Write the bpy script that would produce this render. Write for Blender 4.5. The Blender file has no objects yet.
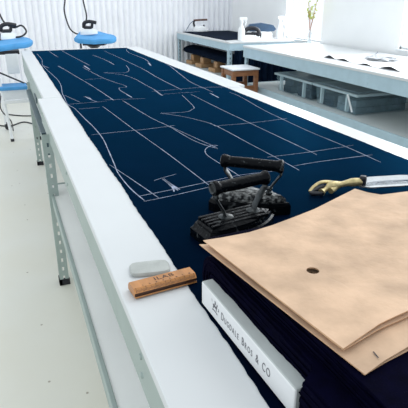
import bpy, bmesh, math, random
from math import sin, cos, pi, radians as rad
from mathutils import Vector, Matrix
random.seed(7)
S = bpy.context.scene
COL = S.collection
T = 0.88            # height of the cutting table top

# ---------------------------------------------------------------- materials
def nodes(m):
    m.use_nodes = True
    return m.node_tree.nodes, m.node_tree.links
def mat(name, col, rough=0.5, metal=0.0, var=0.06, scale=30, bump=0.0, bscale=None, spec=0.5, sheen=0.0, coat=0.0, stretch=None, sheen_tint=None):
    m = bpy.data.materials.new(name); n, l = nodes(m)
    b = n['Principled BSDF']
    b.inputs['Roughness'].default_value = rough
    b.inputs['Metallic'].default_value = metal
    b.inputs['Specular IOR Level'].default_value = spec
    if sheen:
        b.inputs['Sheen Weight'].default_value = sheen
        b.inputs['Sheen Roughness'].default_value = 0.4
        if sheen_tint: b.inputs['Sheen Tint'].default_value = (*sheen_tint, 1)
    if coat: b.inputs['Coat Weight'].default_value = coat
    tc = n.new('ShaderNodeTexCoord'); src = tc.outputs['Object']
    if stretch:
        mp = n.new('ShaderNodeMapping'); mp.inputs['Scale'].default_value = stretch
        l.new(src, mp.inputs['Vector']); src = mp.outputs['Vector']
    t = n.new('ShaderNodeTexNoise'); t.inputs['Scale'].default_value = scale; t.inputs['Detail'].default_value = 5
    l.new(src, t.inputs['Vector'])
    r = n.new('ShaderNodeValToRGB')
    r.color_ramp.elements[0].position = 0.3; r.color_ramp.elements[1].position = 0.7
    r.color_ramp.elements[0].color = (*[max(0, c*(1-var)) for c in col], 1)
    r.color_ramp.elements[1].color = (*[min(1, c*(1+var)) for c in col], 1)
    l.new(t.outputs['Fac'], r.inputs['Fac']); l.new(r.outputs['Color'], b.inputs['Base Color'])
    if bump:
        t2 = n.new('ShaderNodeTexNoise'); t2.inputs['Scale'].default_value = bscale or scale*4; t2.inputs['Detail'].default_value = 4
        l.new(src, t2.inputs['Vector'])
        bp = n.new('ShaderNodeBump'); bp.inputs['Strength'].default_value = bump; bp.inputs['Distance'].default_value = 0.004
        l.new(t2.outputs['Fac'], bp.inputs['Height']); l.new(bp.outputs['Normal'], b.inputs['Normal'])
    return m
def clear(name, col, alpha, rough=0.15):
    m = bpy.data.materials.new(name); n, l = nodes(m)
    b = n['Principled BSDF']; b.inputs['Roughness'].default_value = rough
    tc = n.new('ShaderNodeTexCoord'); t = n.new('ShaderNodeTexNoise'); t.inputs['Scale'].default_value = 14
    l.new(tc.outputs['Object'], t.inputs['Vector'])
    r = n.new('ShaderNodeMapRange'); r.inputs['To Min'].default_value = alpha*0.85; r.inputs['To Max'].default_value = alpha*1.15
    l.new(t.outputs['Fac'], r.inputs['Value']); l.new(r.outputs['Result'], b.inputs['Alpha'])
    b.inputs['Base Color'].default_value = (*col, 1)
    return m

M = {}
M['white_top'] = mat('white_laminate', (0.63, 0.65, 0.665), 0.35, var=0.015, scale=6)
M['steel'] = mat('painted_steel', (0.335, 0.405, 0.385), 0.45, 0.1, var=0.05, scale=12)
M['steel_blue'] = mat('pale_steel', (0.41, 0.55, 0.63), 0.45, 0.1, var=0.05, scale=12)
M['steel_dark'] = mat('dark_bracket_steel', (0.06, 0.10, 0.12), 0.4, 0.5, var=0.1)
M['shelf'] = mat('shelf_board', (0.90, 0.91, 0.89), 0.5, var=0.03, scale=4)
M['shelf_grey'] = mat('grey_shelf_board', (0.66, 0.71, 0.71), 0.5, var=0.05, scale=5)
M['foot'] = mat('black_rubber', (0.008, 0.008, 0.015), 0.5)
M['navy'] = mat('navy_wool', (0.0007, 0.0020, 0.0085), 0.9, var=0.25, scale=7, bump=0.12, bscale=900, spec=0.0, sheen=0.05, sheen_tint=(0.005, 0.22, 0.55))
def lustre(m, col, rough, fac):
    n, l = nodes(m); b = n['Principled BSDF']; out = n['Material Output']
    g = n.new('ShaderNodeBsdfGlossy'); g.inputs['Roughness'].default_value = rough
    lw = n.new('ShaderNodeLayerWeight'); lw.inputs['Blend'].default_value = 0.5
    pw = n.new('ShaderNodeMath'); pw.operation = 'POWER'; pw.inputs[1].default_value = fac; l.new(lw.outputs['Facing'], pw.inputs[0])
    mc = n.new('ShaderNodeMix'); mc.data_type = 'RGBA'; l.new(pw.outputs[0], mc.inputs['Factor'])
    mc.inputs['A'].default_value = (0, 0, 0, 1); mc.inputs['B'].default_value = (*col, 1); l.new(mc.outputs['Result'], g.inputs['Color'])
    a = n.new('ShaderNodeAddShader'); l.new(b.outputs[0], a.inputs[0]); l.new(g.outputs[0], a.inputs[1]); l.new(a.outputs[0], out.inputs['Surface'])
lustre(M['navy'], (0.0034, 0.036, 0.080), 0.42, 3.5)
M['chalk_line'] = mat('chalk_line', (0.27, 0.31, 0.42), 0.9, var=0.4, scale=90)
M['bolt'] = mat('dark_navy_wool', (0.0010, 0.0010, 0.0085), 0.9, var=0.3, scale=60, bump=0.2, bscale=500, spec=0.03)
M['kraft'] = mat('kraft_paper', (0.60, 0.415, 0.285), 0.72, var=0.19, scale=16, bump=0.45, bscale=45, spec=0.25)
M['kraft_edge'] = mat('kraft_paper_cut', (0.55, 0.33, 0.19), 0.8, var=0.15, scale=30)
M['ink'] = mat('dark_ink', (0.015, 0.012, 0.02), 0.6)
M['grey_ink'] = mat('grey_print', (0.16, 0.16, 0.18), 0.7, var=0.2, scale=200)
M['card'] = mat('white_card', (0.80, 0.81, 0.82), 0.5, var=0.02)
M['card_grey'] = mat('grey_card', (0.52, 0.56, 0.56), 0.6, var=0.05)
M['iron'] = mat('cast_iron', (0.005, 0.007, 0.009), 0.26, 0.1, var=0.5, scale=60, bump=0.35, bscale=110, spec=0.09)
M['iron_rough'] = mat('worn_cast_iron', (0.05, 0.055, 0.057), 0.35, 0.75, var=0.95, scale=70, bump=1.0, bscale=110)
def worn(m, dark, light, a, b, scale):
    n, l = nodes(m); rp = [x for x in n if x.type == 'VALTORGB'][0]; nt = [x for x in n if x.type == 'TEX_NOISE'][0]
    nt.inputs['Scale'].default_value = scale
    rp.color_ramp.elements[0].position = a; rp.color_ramp.elements[1].position = b
    rp.color_ramp.elements[0].color = (*dark, 1); rp.color_ramp.elements[1].color = (*light, 1)
worn(M['iron'], (0.0022, 0.003, 0.0045), (0.10, 0.11, 0.115), 0.60, 0.80, 75)
worn(M['iron_rough'], (0.006, 0.007, 0.009), (0.24, 0.25, 0.25), 0.42, 0.70, 95)
M['iron_worn'] = mat('worn_steel_strap', (0.04, 0.046, 0.05), 0.3, 0.7, var=0.6, scale=40, bump=0.3)
M['wood_rule'] = mat('boxwood', (0.47, 0.205, 0.065), 0.4, var=0.16, scale=18, stretch=(6, 1, 1))
M['wood_dark'] = mat('boxwood_groove_shade', (0.06, 0.025, 0.015), 0.5, var=0.3)  # dark brown puts the shade on the ruler's front edge into the colour
M['chalk'] = mat('tailors_chalk', (0.43, 0.45, 0.435), 0.85, var=0.10, scale=40, bump=0.2)
M['brass'] = mat('worn_brass', (0.52, 0.43, 0.22), 0.38, 0.6, var=0.3, scale=60, bump=0.3)
M['blade'] = mat('polished_blade', (0.72, 0.74, 0.76), 0.22, 0.75, var=0.06)
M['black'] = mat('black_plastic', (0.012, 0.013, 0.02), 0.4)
M['blue_pad'] = mat('blue_padded_cover', (0.075, 0.33, 0.68), 0.75, var=0.08, scale=12, sheen=0.1)
M['white_metal'] = mat('white_enamel', (0.82, 0.84, 0.86), 0.35, var=0.02)
M['white_plastic'] = mat('white_plastic', (0.86, 0.88, 0.90), 0.35, var=0.02)
M['chrome'] = mat('chrome', (0.72, 0.75, 0.78), 0.22, 0.7, var=0.05)
M['slate'] = mat('slate_blue_plastic', (0.05, 0.10, 0.18), 0.35, var=0.1)
M['brown'] = mat('brown_handle', (0.10, 0.045, 0.03), 0.4, var=0.2)
M['stool_wood'] = mat('stool_wood', (0.25, 0.105, 0.045), 0.5, var=0.25, scale=14, stretch=(1, 1, 5))
M['block_wood'] = mat('pale_block_wood', (0.46, 0.27, 0.13), 0.55, var=0.2, scale=14)
M['stool_top'] = mat('stool_seat_paint', (0.72, 0.74, 0.78), 0.5, var=0.05)
M['bin'] = clear('clear_bin_plastic', (0.45, 0.70, 0.82), 0.07, 0.4)
M['bin_lid'] = clear('clear_lid_plastic', (0.55, 0.72, 0.80), 0.40, 0.35)
M['bin_rim'] = clear('bin_rim_plastic', (0.60, 0.76, 0.82), 0.5, 0.3)
M['folded'] = mat('dark_blue_folded_cloth', (0.002, 0.007, 0.020), 0.95, var=0.3, scale=20, spec=0.06)
M['folded_grey'] = mat('blue_grey_folded_cloth', (0.10, 0.15, 0.18), 0.85, var=0.3, scale=20)
M['paper'] = mat('white_paper', (0.86, 0.87, 0.88), 0.6, var=0.015)
M['wrap'] = mat('grey_crinkled_film', (0.50, 0.52, 0.55), 0.3, var=0.3, scale=60, bump=0.8)
M['wall'] = mat('plaster_wall', (0.93, 0.94, 0.945), 0.8, var=0.02, scale=3)
M['corrugated'] = mat('white_corrugated_sheet', (0.90, 0.91, 0.955), 0.5, var=0.03, scale=3)
M['frame'] = mat('white_window_frame', (0.85, 0.88, 0.9), 0.5, var=0.02)
M['glass'] = clear('window_glass', (0.85, 0.93, 1.0), 0.04, 0.05)
M['vase'] = clear('vase_glass', (0.7, 0.8, 0.85), 0.30, 0.05)
M['leaf'] = mat('yellow_green_leaf', (0.50, 0.58, 0.16), 0.6, var=0.25, scale=30)
M['stem'] = mat('red_brown_stem', (0.40, 0.13, 0.06), 0.6, var=0.2)

def floor_mat():
    m = bpy.data.materials.new('pale_vinyl_floor'); n, l = nodes(m); b = n['Principled BSDF']
    b.inputs['Roughness'].default_value = 0.42
    tc = n.new('ShaderNodeTexCoord')
    t = n.new('ShaderNodeTexNoise'); t.inputs['Scale'].default_value = 1.6; t.inputs['Detail'].default_value = 6
    l.new(tc.outputs['Object'], t.inputs['Vector'])
    r = n.new('ShaderNodeValToRGB'); r.color_ramp.elements[0].position = .3; r.color_ramp.elements[1].position = .7
    r.color_ramp.elements[0].color = (0.705, 0.69, 0.605, 1); r.color_ramp.elements[1].color = (0.735, 0.735, 0.68, 1)
    l.new(t.outputs['Fac'], r.inputs['Fac'])
    v = n.new('ShaderNodeTexVoronoi'); v.voronoi_dimensions = '2D'; v.inputs['Scale'].default_value = 5.0
    l.new(tc.outputs['Object'], v.inputs['Vector'])
    lt = n.new('ShaderNodeMath'); lt.operation = 'LESS_THAN'; lt.inputs[1].default_value = 0.026
    l.new(v.outputs['Distance'], lt.inputs[0])
    gt = n.new('ShaderNodeSeparateColor'); l.new(v.outputs['Color'], gt.inputs['Color'])
    g2 = n.new('ShaderNodeMath'); g2.operation = 'GREATER_THAN'; g2.inputs[1].default_value = 0.55
    l.new(gt.outputs['Red'], g2.inputs[0])
    mu = n.new('ShaderNodeMath'); mu.operation = 'MULTIPLY'; l.new(lt.outputs[0], mu.inputs[0]); l.new(g2.outputs[0], mu.inputs[1])
    mx = n.new('ShaderNodeMix'); mx.data_type = 'RGBA'
    l.new(mu.outputs[0], mx.inputs['Factor']); l.new(r.outputs['Color'], mx.inputs['A']); mx.inputs['B'].default_value = (0.36, 0.33, 0.27, 1)
    l.new(mx.outputs['Result'], b.inputs['Base Color'])
    return m
M['floor'] = floor_mat()

# ---------------------------------------------------------------- mesh helpers
def new(): return bmesh.new()
def mb(name, bm, m, parent=None, loc=None, rot=None, smooth=False):
    me = bpy.data.meshes.new(name)
    bmesh.ops.recalc_face_normals(bm, faces=bm.faces)
    if smooth:
        for f in bm.faces: f.smooth = True
    bm.to_mesh(me); bm.free()
    for x in (m if isinstance(m, (list, tuple)) else [m]): me.materials.append(x)
    if smooth:
        try: me.set_sharp_from_angle(angle=rad(38))
        except Exception: pass
    o = bpy.data.objects.new(name, me); COL.objects.link(o)
    if parent: o.parent = parent
    if loc: o.location = loc
    if rot: o.rotation_euler = rot
    return o
def tag(o, label, cat, group=None, kind=None):
    o['label'] = label; o['category'] = cat
    if group: o['group'] = group
    if kind: o['kind'] = kind
    return o
def thing(name, label, cat, loc=(0, 0, 0), rz=0, group=None):
    o = bpy.data.objects.new(name, None); COL.objects.link(o)
    o.empty_display_size = 0.05
    o.location = loc; o.rotation_euler = (0, 0, rz)
    return tag(o, label, cat, group)
def struct(o): o['kind'] = 'structure'; return o
def copy_tree(o, parent=None):
    c = o.copy(); COL.objects.link(c)
    if parent: c.parent = parent
    for ch in list(o.children): copy_tree(ch, c)
    return c
def box(bm, x0, x1, y0, y1, z0, z1, bev=0.0, mi=0, mx=None):
    vs = [bm.verts.new((x, y, z)) for z in (z0, z1) for y in (y0, y1) for x in (x0, x1)]
    fs = [bm.faces.new([vs[i] for i in q]) for q in ((0, 2, 3, 1), (4, 5, 7, 6), (0, 1, 5, 4), (2, 6, 7, 3), (0, 4, 6, 2), (1, 3, 7, 5))]
    for f in fs: f.material_index = mi
    out = vs
    if bev:
        es = list({e for f in fs for e in f.edges})
        r = bmesh.ops.bevel(bm, geom=es, offset=bev, segments=2, affect='EDGES', profile=0.5)
        out = list({v for f in r['faces'] for v in f.verts} | {v for v in vs if v.is_valid})
        for f in {f for v in out for f in v.link_faces}: f.material_index = mi
    if mx is not None: bmesh.ops.transform(bm, matrix=mx, verts=out)
    return out
def prism(bm, pts, z0, z1, mi=0):
    a = [bm.verts.new((x, y, z0)) for x, y in pts]; b = [bm.verts.new((x, y, z1)) for x, y in pts]
    n = len(pts); fs = [bm.faces.new(a[::-1]), bm.faces.new(b)]
    for i in range(n): fs.append(bm.faces.new((a[i], a[(i+1) % n], b[(i+1) % n], b[i])))
    for f in fs: f.material_index = mi
    return a + b
def loft(bm, rings, cap=True, mi=0):
    R = [[bm.verts.new(p) for p in r] for r in rings]
    n = len(R[0])
    for a, b in zip(R, R[1:]):
        for i in range(n):
            f = bm.faces.new((a[i], a[(i+1) % n], b[(i+1) % n], b[i])); f.material_index = mi
    if cap:
        for r in (R[0][::-1], R[-1]):
            f = bm.faces.new(r); f.material_index = mi
    return [v for r in R for v in r]
def smooth_path(pts, k=6):
    P = [Vector(p) for p in pts]
    if len(P) < 3: return P
    out = []
    for i in range(len(P)-1):
        p0 = P[max(i-1, 0)]; p1 = P[i]; p2 = P[i+1]; p3 = P[min(i+2, len(P)-1)]
        for j in range(k):
            t = j/k
            out.append(0.5*((2*p1)+(-p0+p2)*t+(2*p0-5*p1+4*p2-p3)*t*t+(-p0+3*p1-3*p2+p3)*t**3))
    out.append(P[-1]); return out
def tube(bm, pts, r, seg=10, smooth=True, k=6, flat=None, mi=0):
    P = smooth_path(pts, k) if smooth else [Vector(p) for p in pts]
    n = len(P); rr = r if callable(r) else (lambda t: r)
    rings = []; up = None
    for i, p in enumerate(P):
        d = (P[min(i+1, n-1)]-P[max(i-1, 0)]).normalized()
        if up is None:
            up = Vector((0, 0, 1)) if abs(d.z) < 0.9 else Vector((1, 0, 0))
            if flat: up = Vector(flat[2]) if len(flat) > 2 else up
        u = (up - d*up.dot(d)).normalized(); w = d.cross(u); up = u
        q = rr(i/(n-1))
        a, b = (flat[0], flat[1]) if flat else (1, 1)
        rings.append([p + u*q*a*cos(2*pi*j/seg) + w*q*b*sin(2*pi*j/seg) for j in range(seg)])
    return loft(bm, rings, True, mi)
def lathe(bm, prof, seg=20, c=(0, 0, 0), mx=None, mi=0):
    rings = [[(c[0]+r*cos(2*pi*j/seg), c[1]+r*sin(2*pi*j/seg), c[2]+z) for j in range(seg)] for r, z in prof]
    vs = loft(bm, rings, True, mi)
    if mx is not None: bmesh.ops.transform(bm, matrix=mx, verts=vs)
    return vs
def cyl(bm, a, b, r, seg=16, mi=0): return tube(bm, [a, b], r, seg, smooth=False, mi=mi)
def text_into(bm, s, size, mx, mi=0, xs=1.0, thick=0.0002, space=1.0):
    cu = bpy.data.curves.new('lettering', 'FONT'); cu.body = s; cu.size = size; cu.extrude = thick; cu.resolution_u = 3
    cu.space_character = space
    o = bpy.data.objects.new('lettering', cu); COL.objects.link(o)
    dg = bpy.context.evaluated_depsgraph_get(); dg.update()
    me = bpy.data.meshes.new_from_object(o.evaluated_get(dg))
    w = max((v.co.x for v in me.vertices), default=0)
    n0 = len(bm.verts); f0 = len(bm.faces)
    me.transform(mx @ Matrix.Diagonal((xs, 1, 1, 1)))
    bm.from_mesh(me)
    bm.faces.ensure_lookup_table()
    for f in bm.faces[f0:]: f.material_index = mi
    bpy.data.objects.remove(o); bpy.data.curves.remove(cu); bpy.data.meshes.remove(me)
    return w*xs

# ---------------------------------------------------------------- setting
WX, WY, H = 3.36, 7.50, 2.9
bm = new(); box(bm, -3.0, WX+0.1, -1.5, WY+0.1, -0.05, 0.0)
struct(mb('floor', bm, M['floor']))
bm = new()                                   # corrugated back wall
per, amp, seg = 0.082, 0.034, 12
nx = int((WX+3.0)/per*seg)
prev = None
for i in range(nx+1):
    x = -3.0 + i*(WX+3.0)/nx
    ph = (i % seg)/seg
    y = WY - amp*abs(sin(pi*ph))**0.75
    a = bm.verts.new((x, y, 0)); b = bm.verts.new((x, y, H)); c = bm.verts.new((x, WY+0.1, 0)); d = bm.verts.new((x, WY+0.1, H))
    if prev:
        bm.faces.new((prev[0], a, b, prev[1])); bm.faces.new((prev[1], b, d, prev[3])); bm.faces.new((prev[2], prev[3], d, c))
    prev = (a, b, c, d)
struct(mb('wall_back', bm, M['corrugated'], smooth=True))
W1 = (5.03, 5.84, 0.885, 2.55); W2 = (1.0, 3.78, 0.93, 2.55)   # openings in the right wall (y0,y1,z0,z1)
bm = new()
for (a, b, c, d) in ((W1[1], WY+0.1, 0, H), (W2[1], W1[0], 0, H), (-1.5, W2[0], 0, H), (W1[0], W1[1], 0, W1[2]), (W1[0], W1[1], W1[3], H), (W2[0], W2[1], 0, W2[2]), (W2[0], W2[1], W2[3], H)):
    box(bm, WX, WX+0.06, a, b, c, d)
struct(mb('wall_right', bm, M['wall']))
for k, (y0, y1, z0, z1) in enumerate((W1, W2), 1):
    w = bpy.data.objects.new('window_%d' % k, None); COL.objects.link(w); struct(w); w.location = (WX, y0, z0)
    bm = new(); t = 0.022; L, Hh = y1-y0, z1-z0
    for (a, b, c, d) in ((0, t, 0, Hh), (L-t, L, 0, Hh), (0, L, 0, t), (0, L, Hh-t, Hh), (L*0.52, L*0.52+t*0.6, 0, Hh)):
        box(bm, 0.015, 0.05, a, b, c, d, 0.004)
    mb('window_frame', bm, M['frame'], w)
    bm = new(); box(bm, 0.03, 0.034, t, L-t, t, Hh-t); mb('window_pane', bm, M['glass'], w)
    bm = new(); box(bm, -0.02, 0.06, -0.02, L+0.02, -0.012, 0.0, 0.003); mb('window_sill', bm, M['frame'], w)

# ---------------------------------------------------------------- slotted angle posts, tables
def slotted(bm, origin, ux, w, h, p=0.05, hw=0.009, hl=0.020, th=0.002, off=None):
    """one flange of a slotted angle: origin, in-plane direction ux, width w, height h"""
    o = Vector(origin); ux = Vector(ux)
    cols = [0, (w-hw)/2, (w+hw)/2, w]
    n = int(h/p); rows = []
    for i in range(n):
        rows += [i*p, i*p+(p-hl)/2, i*p+(p+hl)/2]
    rows.append(n*p)
    if h-n*p > 1e-4: rows.append(h)
    g = [[bm.verts.new(o+ux*c+Vector((0, 0, r))) for c in cols] for r in rows]
    fs = []
    for i in range(len(rows)-1):
        for j in range(3):
            if j == 1 and i % 3 == 1 and i < 3*n: continue
            fs.append(bm.faces.new((g[i][j], g[i][j+1], g[i+1][j+1], g[i+1][j])))
    nrm = ux.cross(Vector((0, 0, 1)))
    r = bmesh.ops.extrude_face_region(bm, geom=fs)
    bmesh.ops.translate(bm, verts=[v for v in r['geom'] if isinstance(v, bmesh.types.BMVert)], vec=nrm*th)
def post(parent, x, y, sx, sy, h, m, name='leg', w=0.045):
    bm = new()
    slotted(bm, (x, y, 0.02), (sx, 0, 0), w, h-0.02)
    slotted(bm, (x, y, 0.02), (0, sy, 0), w, h-0.02)
    o = mb(name, bm, m, parent)
    bm = new(); a = 0.004
    xs = sorted((x-sx*a, x+sx*(w+a))); ys = sorted((y-sy*a, y+sy*(w+a)))
    x1 = x+sx*0.012; y1 = y+sy*0.012
    box(bm, *xs, *sorted((y-sy*a, y1)), 0, 0.035, 0.002)
    box(bm, *sorted((x-sx*a, x1)), *ys, 0, 0.035, 0.002)
    f = mb('foot_cap', bm, M['foot'], o)
    return o
def work_table(label, x0, x1, y0, y1, top, ap, msteel, mtop, legs, shelf=None, shelf_mat=None, shelf_y=None, lip=0.05, shelf_dx=(0, 0), cat='table'):
    t = thing('work_table', label, cat, (x0, y0, 0))
    L, Wd = y1-y0, x1-x0
    bm = new(); box(bm, 0, Wd, 0, L, top-0.02, top, 0.003); mb('tabletop', bm, mtop, t)
    bm = new(); a = 0.006
    z1 = top-0.02; z0 = top-ap
    for q in ((a, a+0.012, a, L-a), (Wd-a-0.012, Wd-a, a, L-a), (a+0.012, Wd-a-0.012, a, a+0.012), (a+0.012, Wd-a-0.012, L-a-0.012, L-a)):
        box(bm, *q, z0, z1, 0.001)
    ap_o = mb('apron', bm, msteel, t)
    n = max(2, int(L/0.9))
    for i in range(n+1):
        for dz in (-0.02, 0.02):
            yy = 0.12+(L-0.24)*i/n; bm = new()
            vs = lathe(bm, [(0.005, -0.002), (0.006, 0.0), (0.005, 0.003), (0.002, 0.004)], 10)
            bmesh.ops.transform(bm, matrix=Matrix.Translation((a, yy, (z0+z1)/2+dz)) @ Matrix.Rotation(-pi/2, 4, 'Y'), verts=vs)
            mb('bolt_head', bm, msteel, ap_o)
    for (lx, ly, sx, sy) in legs:
        post(t, lx-x0, ly-y0, sx, sy, z0+0.04, msteel)
    if shelf:
        sy0, sy1 = shelf_y
        bm = new()
        box(bm, 0.012+shelf_dx[0], Wd-0.012+shelf_dx[1], sy0-y0, sy1-y0, shelf-0.015, shelf)
        s = mb('shelf', bm, shelf_mat, t)
        bm = new()
        for xa in (shelf_dx[0], Wd-0.012+shelf_dx[1]):
            box(bm, xa, xa+0.012, sy0-y0, sy1-y0, shelf-lip, shelf+0.006, 0.002)
        box(bm, shelf_dx[0]+0.012, Wd-0.012, sy1-y0-0.012, sy1-y0, shelf-lip, shelf+0.004)
        mb('shelf_lip', bm, msteel, s)
    return t
NT = work_table('long white cutting table nearest the viewer with grey lower shelf', 0.138, 1.288, -0.45, 2.76, T, 0.125, M['steel'], M['white_top'],
    [(0.112, 2.33, 1, 1), (1.298, 2.33, -1, 1)], 0.492, M['shelf'], (-0.45, 2.50), shelf_dx=(-0.015, 0))
FT = work_table('second white cutting table pushed end to end beyond the near one', 0.165, 1.335, 2.765, 5.36, T, 0.20, M['steel'], M['white_top'],
    [(0.152, 4.42, 1, 1), (1.348, 4.42, -1, 1), (0.20, 5.30, 1, -1), (1.30, 5.30, -1, -1)], None)
bm = new(); box(bm, -0.030, 0.004, 0.06, 1.55, T-0.235, T-0.202, 0.003); box(bm, -0.030, 0.004, 0.06, 0.10, T-0.33, T-0.20, 0.003); box(bm, -0.002, 0.004, 0.75, 0.95, T-0.17, T-0.13, 0.003)
mb('joining_bracket', bm, M['steel_dark'], FT)
bm = new(); box(bm, 0.0, 1.17, 1.68, 1.71, 0.30, 0.34, 0.003); mb('cross_rail', bm, M['steel'], FT)

# ---------------------------------------------------------------- chalked cloth
LINES=[
[(0.291,5.020),(0.298,4.528),(0.275,4.175),(0.282,3.827),(0.301,3.418),(0.298,3.144),(0.275,2.867),(0.270,2.729),(0.264,2.537),(0.282,2.429),(0.294,2.196),(0.304,2.026),(0.306,1.845),(0.296,1.693),(0.282,1.514),(0.275,1.426),(0.279,1.291),(0.293,1.185)],
[(0.278,2.796),(0.328,2.571)],
[(0.272,4.132),(0.303,3.944)],
[(0.378,4.047),(0.399,3.849),(0.430,3.469),(0.463,3.096),(0.497,2.583)],
[(0.416,5.180),(0.442,4.644)],
[(0.536,5.203),(0.567,4.653),(0.608,3.976)],
[(0.542,3.892),(0.588,3.307),(0.653,2.961),(0.603,2.914),(0.591,2.817),(0.604,2.612)],
[(0.749,4.709),(0.784,4.340),(0.790,3.976)],
[(0.917,5.045),(0.934,4.073),(0.935,3.585),(0.920,3.214),(0.919,2.718)],
[(1.151,5.120),(1.101,4.780),(1.107,4.230),(1.051,3.842)],
[(0.869,3.900),(0.834,3.652),(0.771,3.515),(0.637,3.567),(0.732,3.429),(0.766,3.238),(0.772,2.976),(0.776,2.777),(0.767,2.588)],
[(0.465,3.301),(0.588,3.307)],
[(0.452,2.589),(0.658,2.549)],
[(0.537,2.539),(0.566,2.121),(0.593,1.940),(0.616,1.683),(0.657,1.559)],
[(0.748,2.733),(1.044,2.758),(1.268,2.689)],
[(0.758,2.632),(0.998,2.636)],
[(1.190,3.981),(1.168,3.728),(1.094,3.217),(1.059,2.945),(1.058,2.593)],
[(0.869,2.570),(0.825,2.268),(0.794,2.207),(0.756,2.168),(0.674,2.170),(0.633,2.182),(0.682,2.119),(0.739,2.009),(0.777,1.879),(0.789,1.575),(0.797,1.383),(0.800,1.255)],
[(0.922,2.581),(0.922,2.169),(0.927,1.957),(0.934,1.653),(0.940,1.411),(0.940,1.374)],
[(0.260,2.538),(0.460,2.552)],
[(0.300,2.411),(0.398,2.409)],
[(0.276,1.912),(0.368,1.916),(0.490,1.919),(0.623,1.939)],
[(0.366,2.707),(0.391,2.682),(0.394,2.609),(0.408,2.550)],
[(0.415,2.432),(0.430,2.212),(0.448,1.918),(0.457,1.807),(0.475,1.565),(0.486,1.372),(0.493,1.234)],
[(0.485,2.737),(0.497,2.555)],
[(0.782,1.870),(0.930,1.864),(1.118,1.882)],
[(0.598,1.930),(0.632,1.726),(0.659,1.573)],
[(0.672,1.595),(0.654,1.608),(0.626,1.585),(0.606,1.554),(0.594,1.496),(0.600,1.385),(0.607,1.271)],
[(0.267,1.520),(0.298,1.372),(0.333,1.192)],
[(0.290,1.223),(0.388,1.238),(0.490,1.257),(0.611,1.279),(0.727,1.274)],
[(0.290,1.182),(0.380,1.196),(0.487,1.219)],
[(0.358,1.326),(0.390,1.341),(0.435,1.357)],
[(1.141,2.561),(1.143,2.421),(1.106,2.100),(1.093,1.872),(1.086,1.646),(1.091,1.425),(1.087,1.229)],
[(0.772,1.409),(0.937,1.410),(1.126,1.425)],
[(0.803,1.296),(0.909,1.306),(1.118,1.305)]]
BOLD=[
[(0.378,4.047),(0.399,3.849)],
[(0.375,2.718),(0.394,2.609)],
[(0.792,4.170),(0.791,3.969)],
[(0.774,2.774),(0.765,2.598)],
[(1.031,2.570),(1.025,2.428)],
[(1.069,3.993),(1.042,3.808)],
[(0.537,2.539),(0.545,2.428)],
[(0.387,1.342),(0.393,1.281),(0.398,1.225)],
[(0.387,1.342),(0.397,1.267),(0.405,1.230)],
[(0.386,1.338),(0.391,1.256),(0.385,1.221)],
[(0.565,3.993),(0.571,3.754)],
[(0.537,2.539),(0.538,2.511)],
[(0.594,2.695),(0.602,2.601)],
[(0.773,1.881),(0.783,1.850)]]

bm = new()
cx0, cx1, cy0, cy1, ct = 0.262, 1.188, -0.2, 5.27, 0.0025
N = 420
def jit(i, s): return 0.0007*sin(i*1.7+s)+0.0012*sin(i*0.21+s*2)+random.uniform(-0.0006, 0.0006)
out = [(cx0+jit(i, 1), cy0+(cy1-cy0)*i/N) for i in range(N+1)] + [(cx1+jit(i, 5), cy1-(cy1-cy0)*i/N) for i in range(N+1)]
prism(bm, out, T, T+ct)
random.seed(3)
def ribbon(pts, w, k=5):
    P = smooth_path([(x, y, 0) for x, y in pts], k) if len(pts) > 2 else [Vector((x, y, 0)) for x, y in pts]
    if len(P) == 2:
        P = [P[0].lerp(P[1], i/6) for i in range(7)]
    n = len(P); L = []
    for i, p in enumerate(P):
        d = (P[min(i+1, n-1)]-P[max(i-1, 0)])
        if d.length < 1e-6: d = Vector((0, 1, 0))
        d.normalize(); s = Vector((-d.y, d.x, 0))
        ww = w*random.uniform(0.65, 1.2)*(0.6 if i in (0, n-1) else 1)
        z = T+ct+0.0004
        L.append((bm.verts.new((p.x+s.x*ww, p.y+s.y*ww, z)), bm.verts.new((p.x-s.x*ww, p.y-s.y*ww, z))))
    for a, b in zip(L, L[1:]):
        f = bm.faces.new((a[0], b[0], b[1], a[1])); f.material_index = 1
for l in LINES:
    d = sum(p[1] for p in l)/len(l)
    ribbon(l, 0.0008+0.0003*d)
for l in BOLD:
    d = sum(p[1] for p in l)/len(l)
    ribbon(l, 0.0017+0.0008*d)
cloth = mb('fabric_length', bm, [M['navy'], M['chalk_line']])
tag(cloth, 'long navy cloth marked with white chalk pattern lines on the cutting tables', 'cloth')

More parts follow.
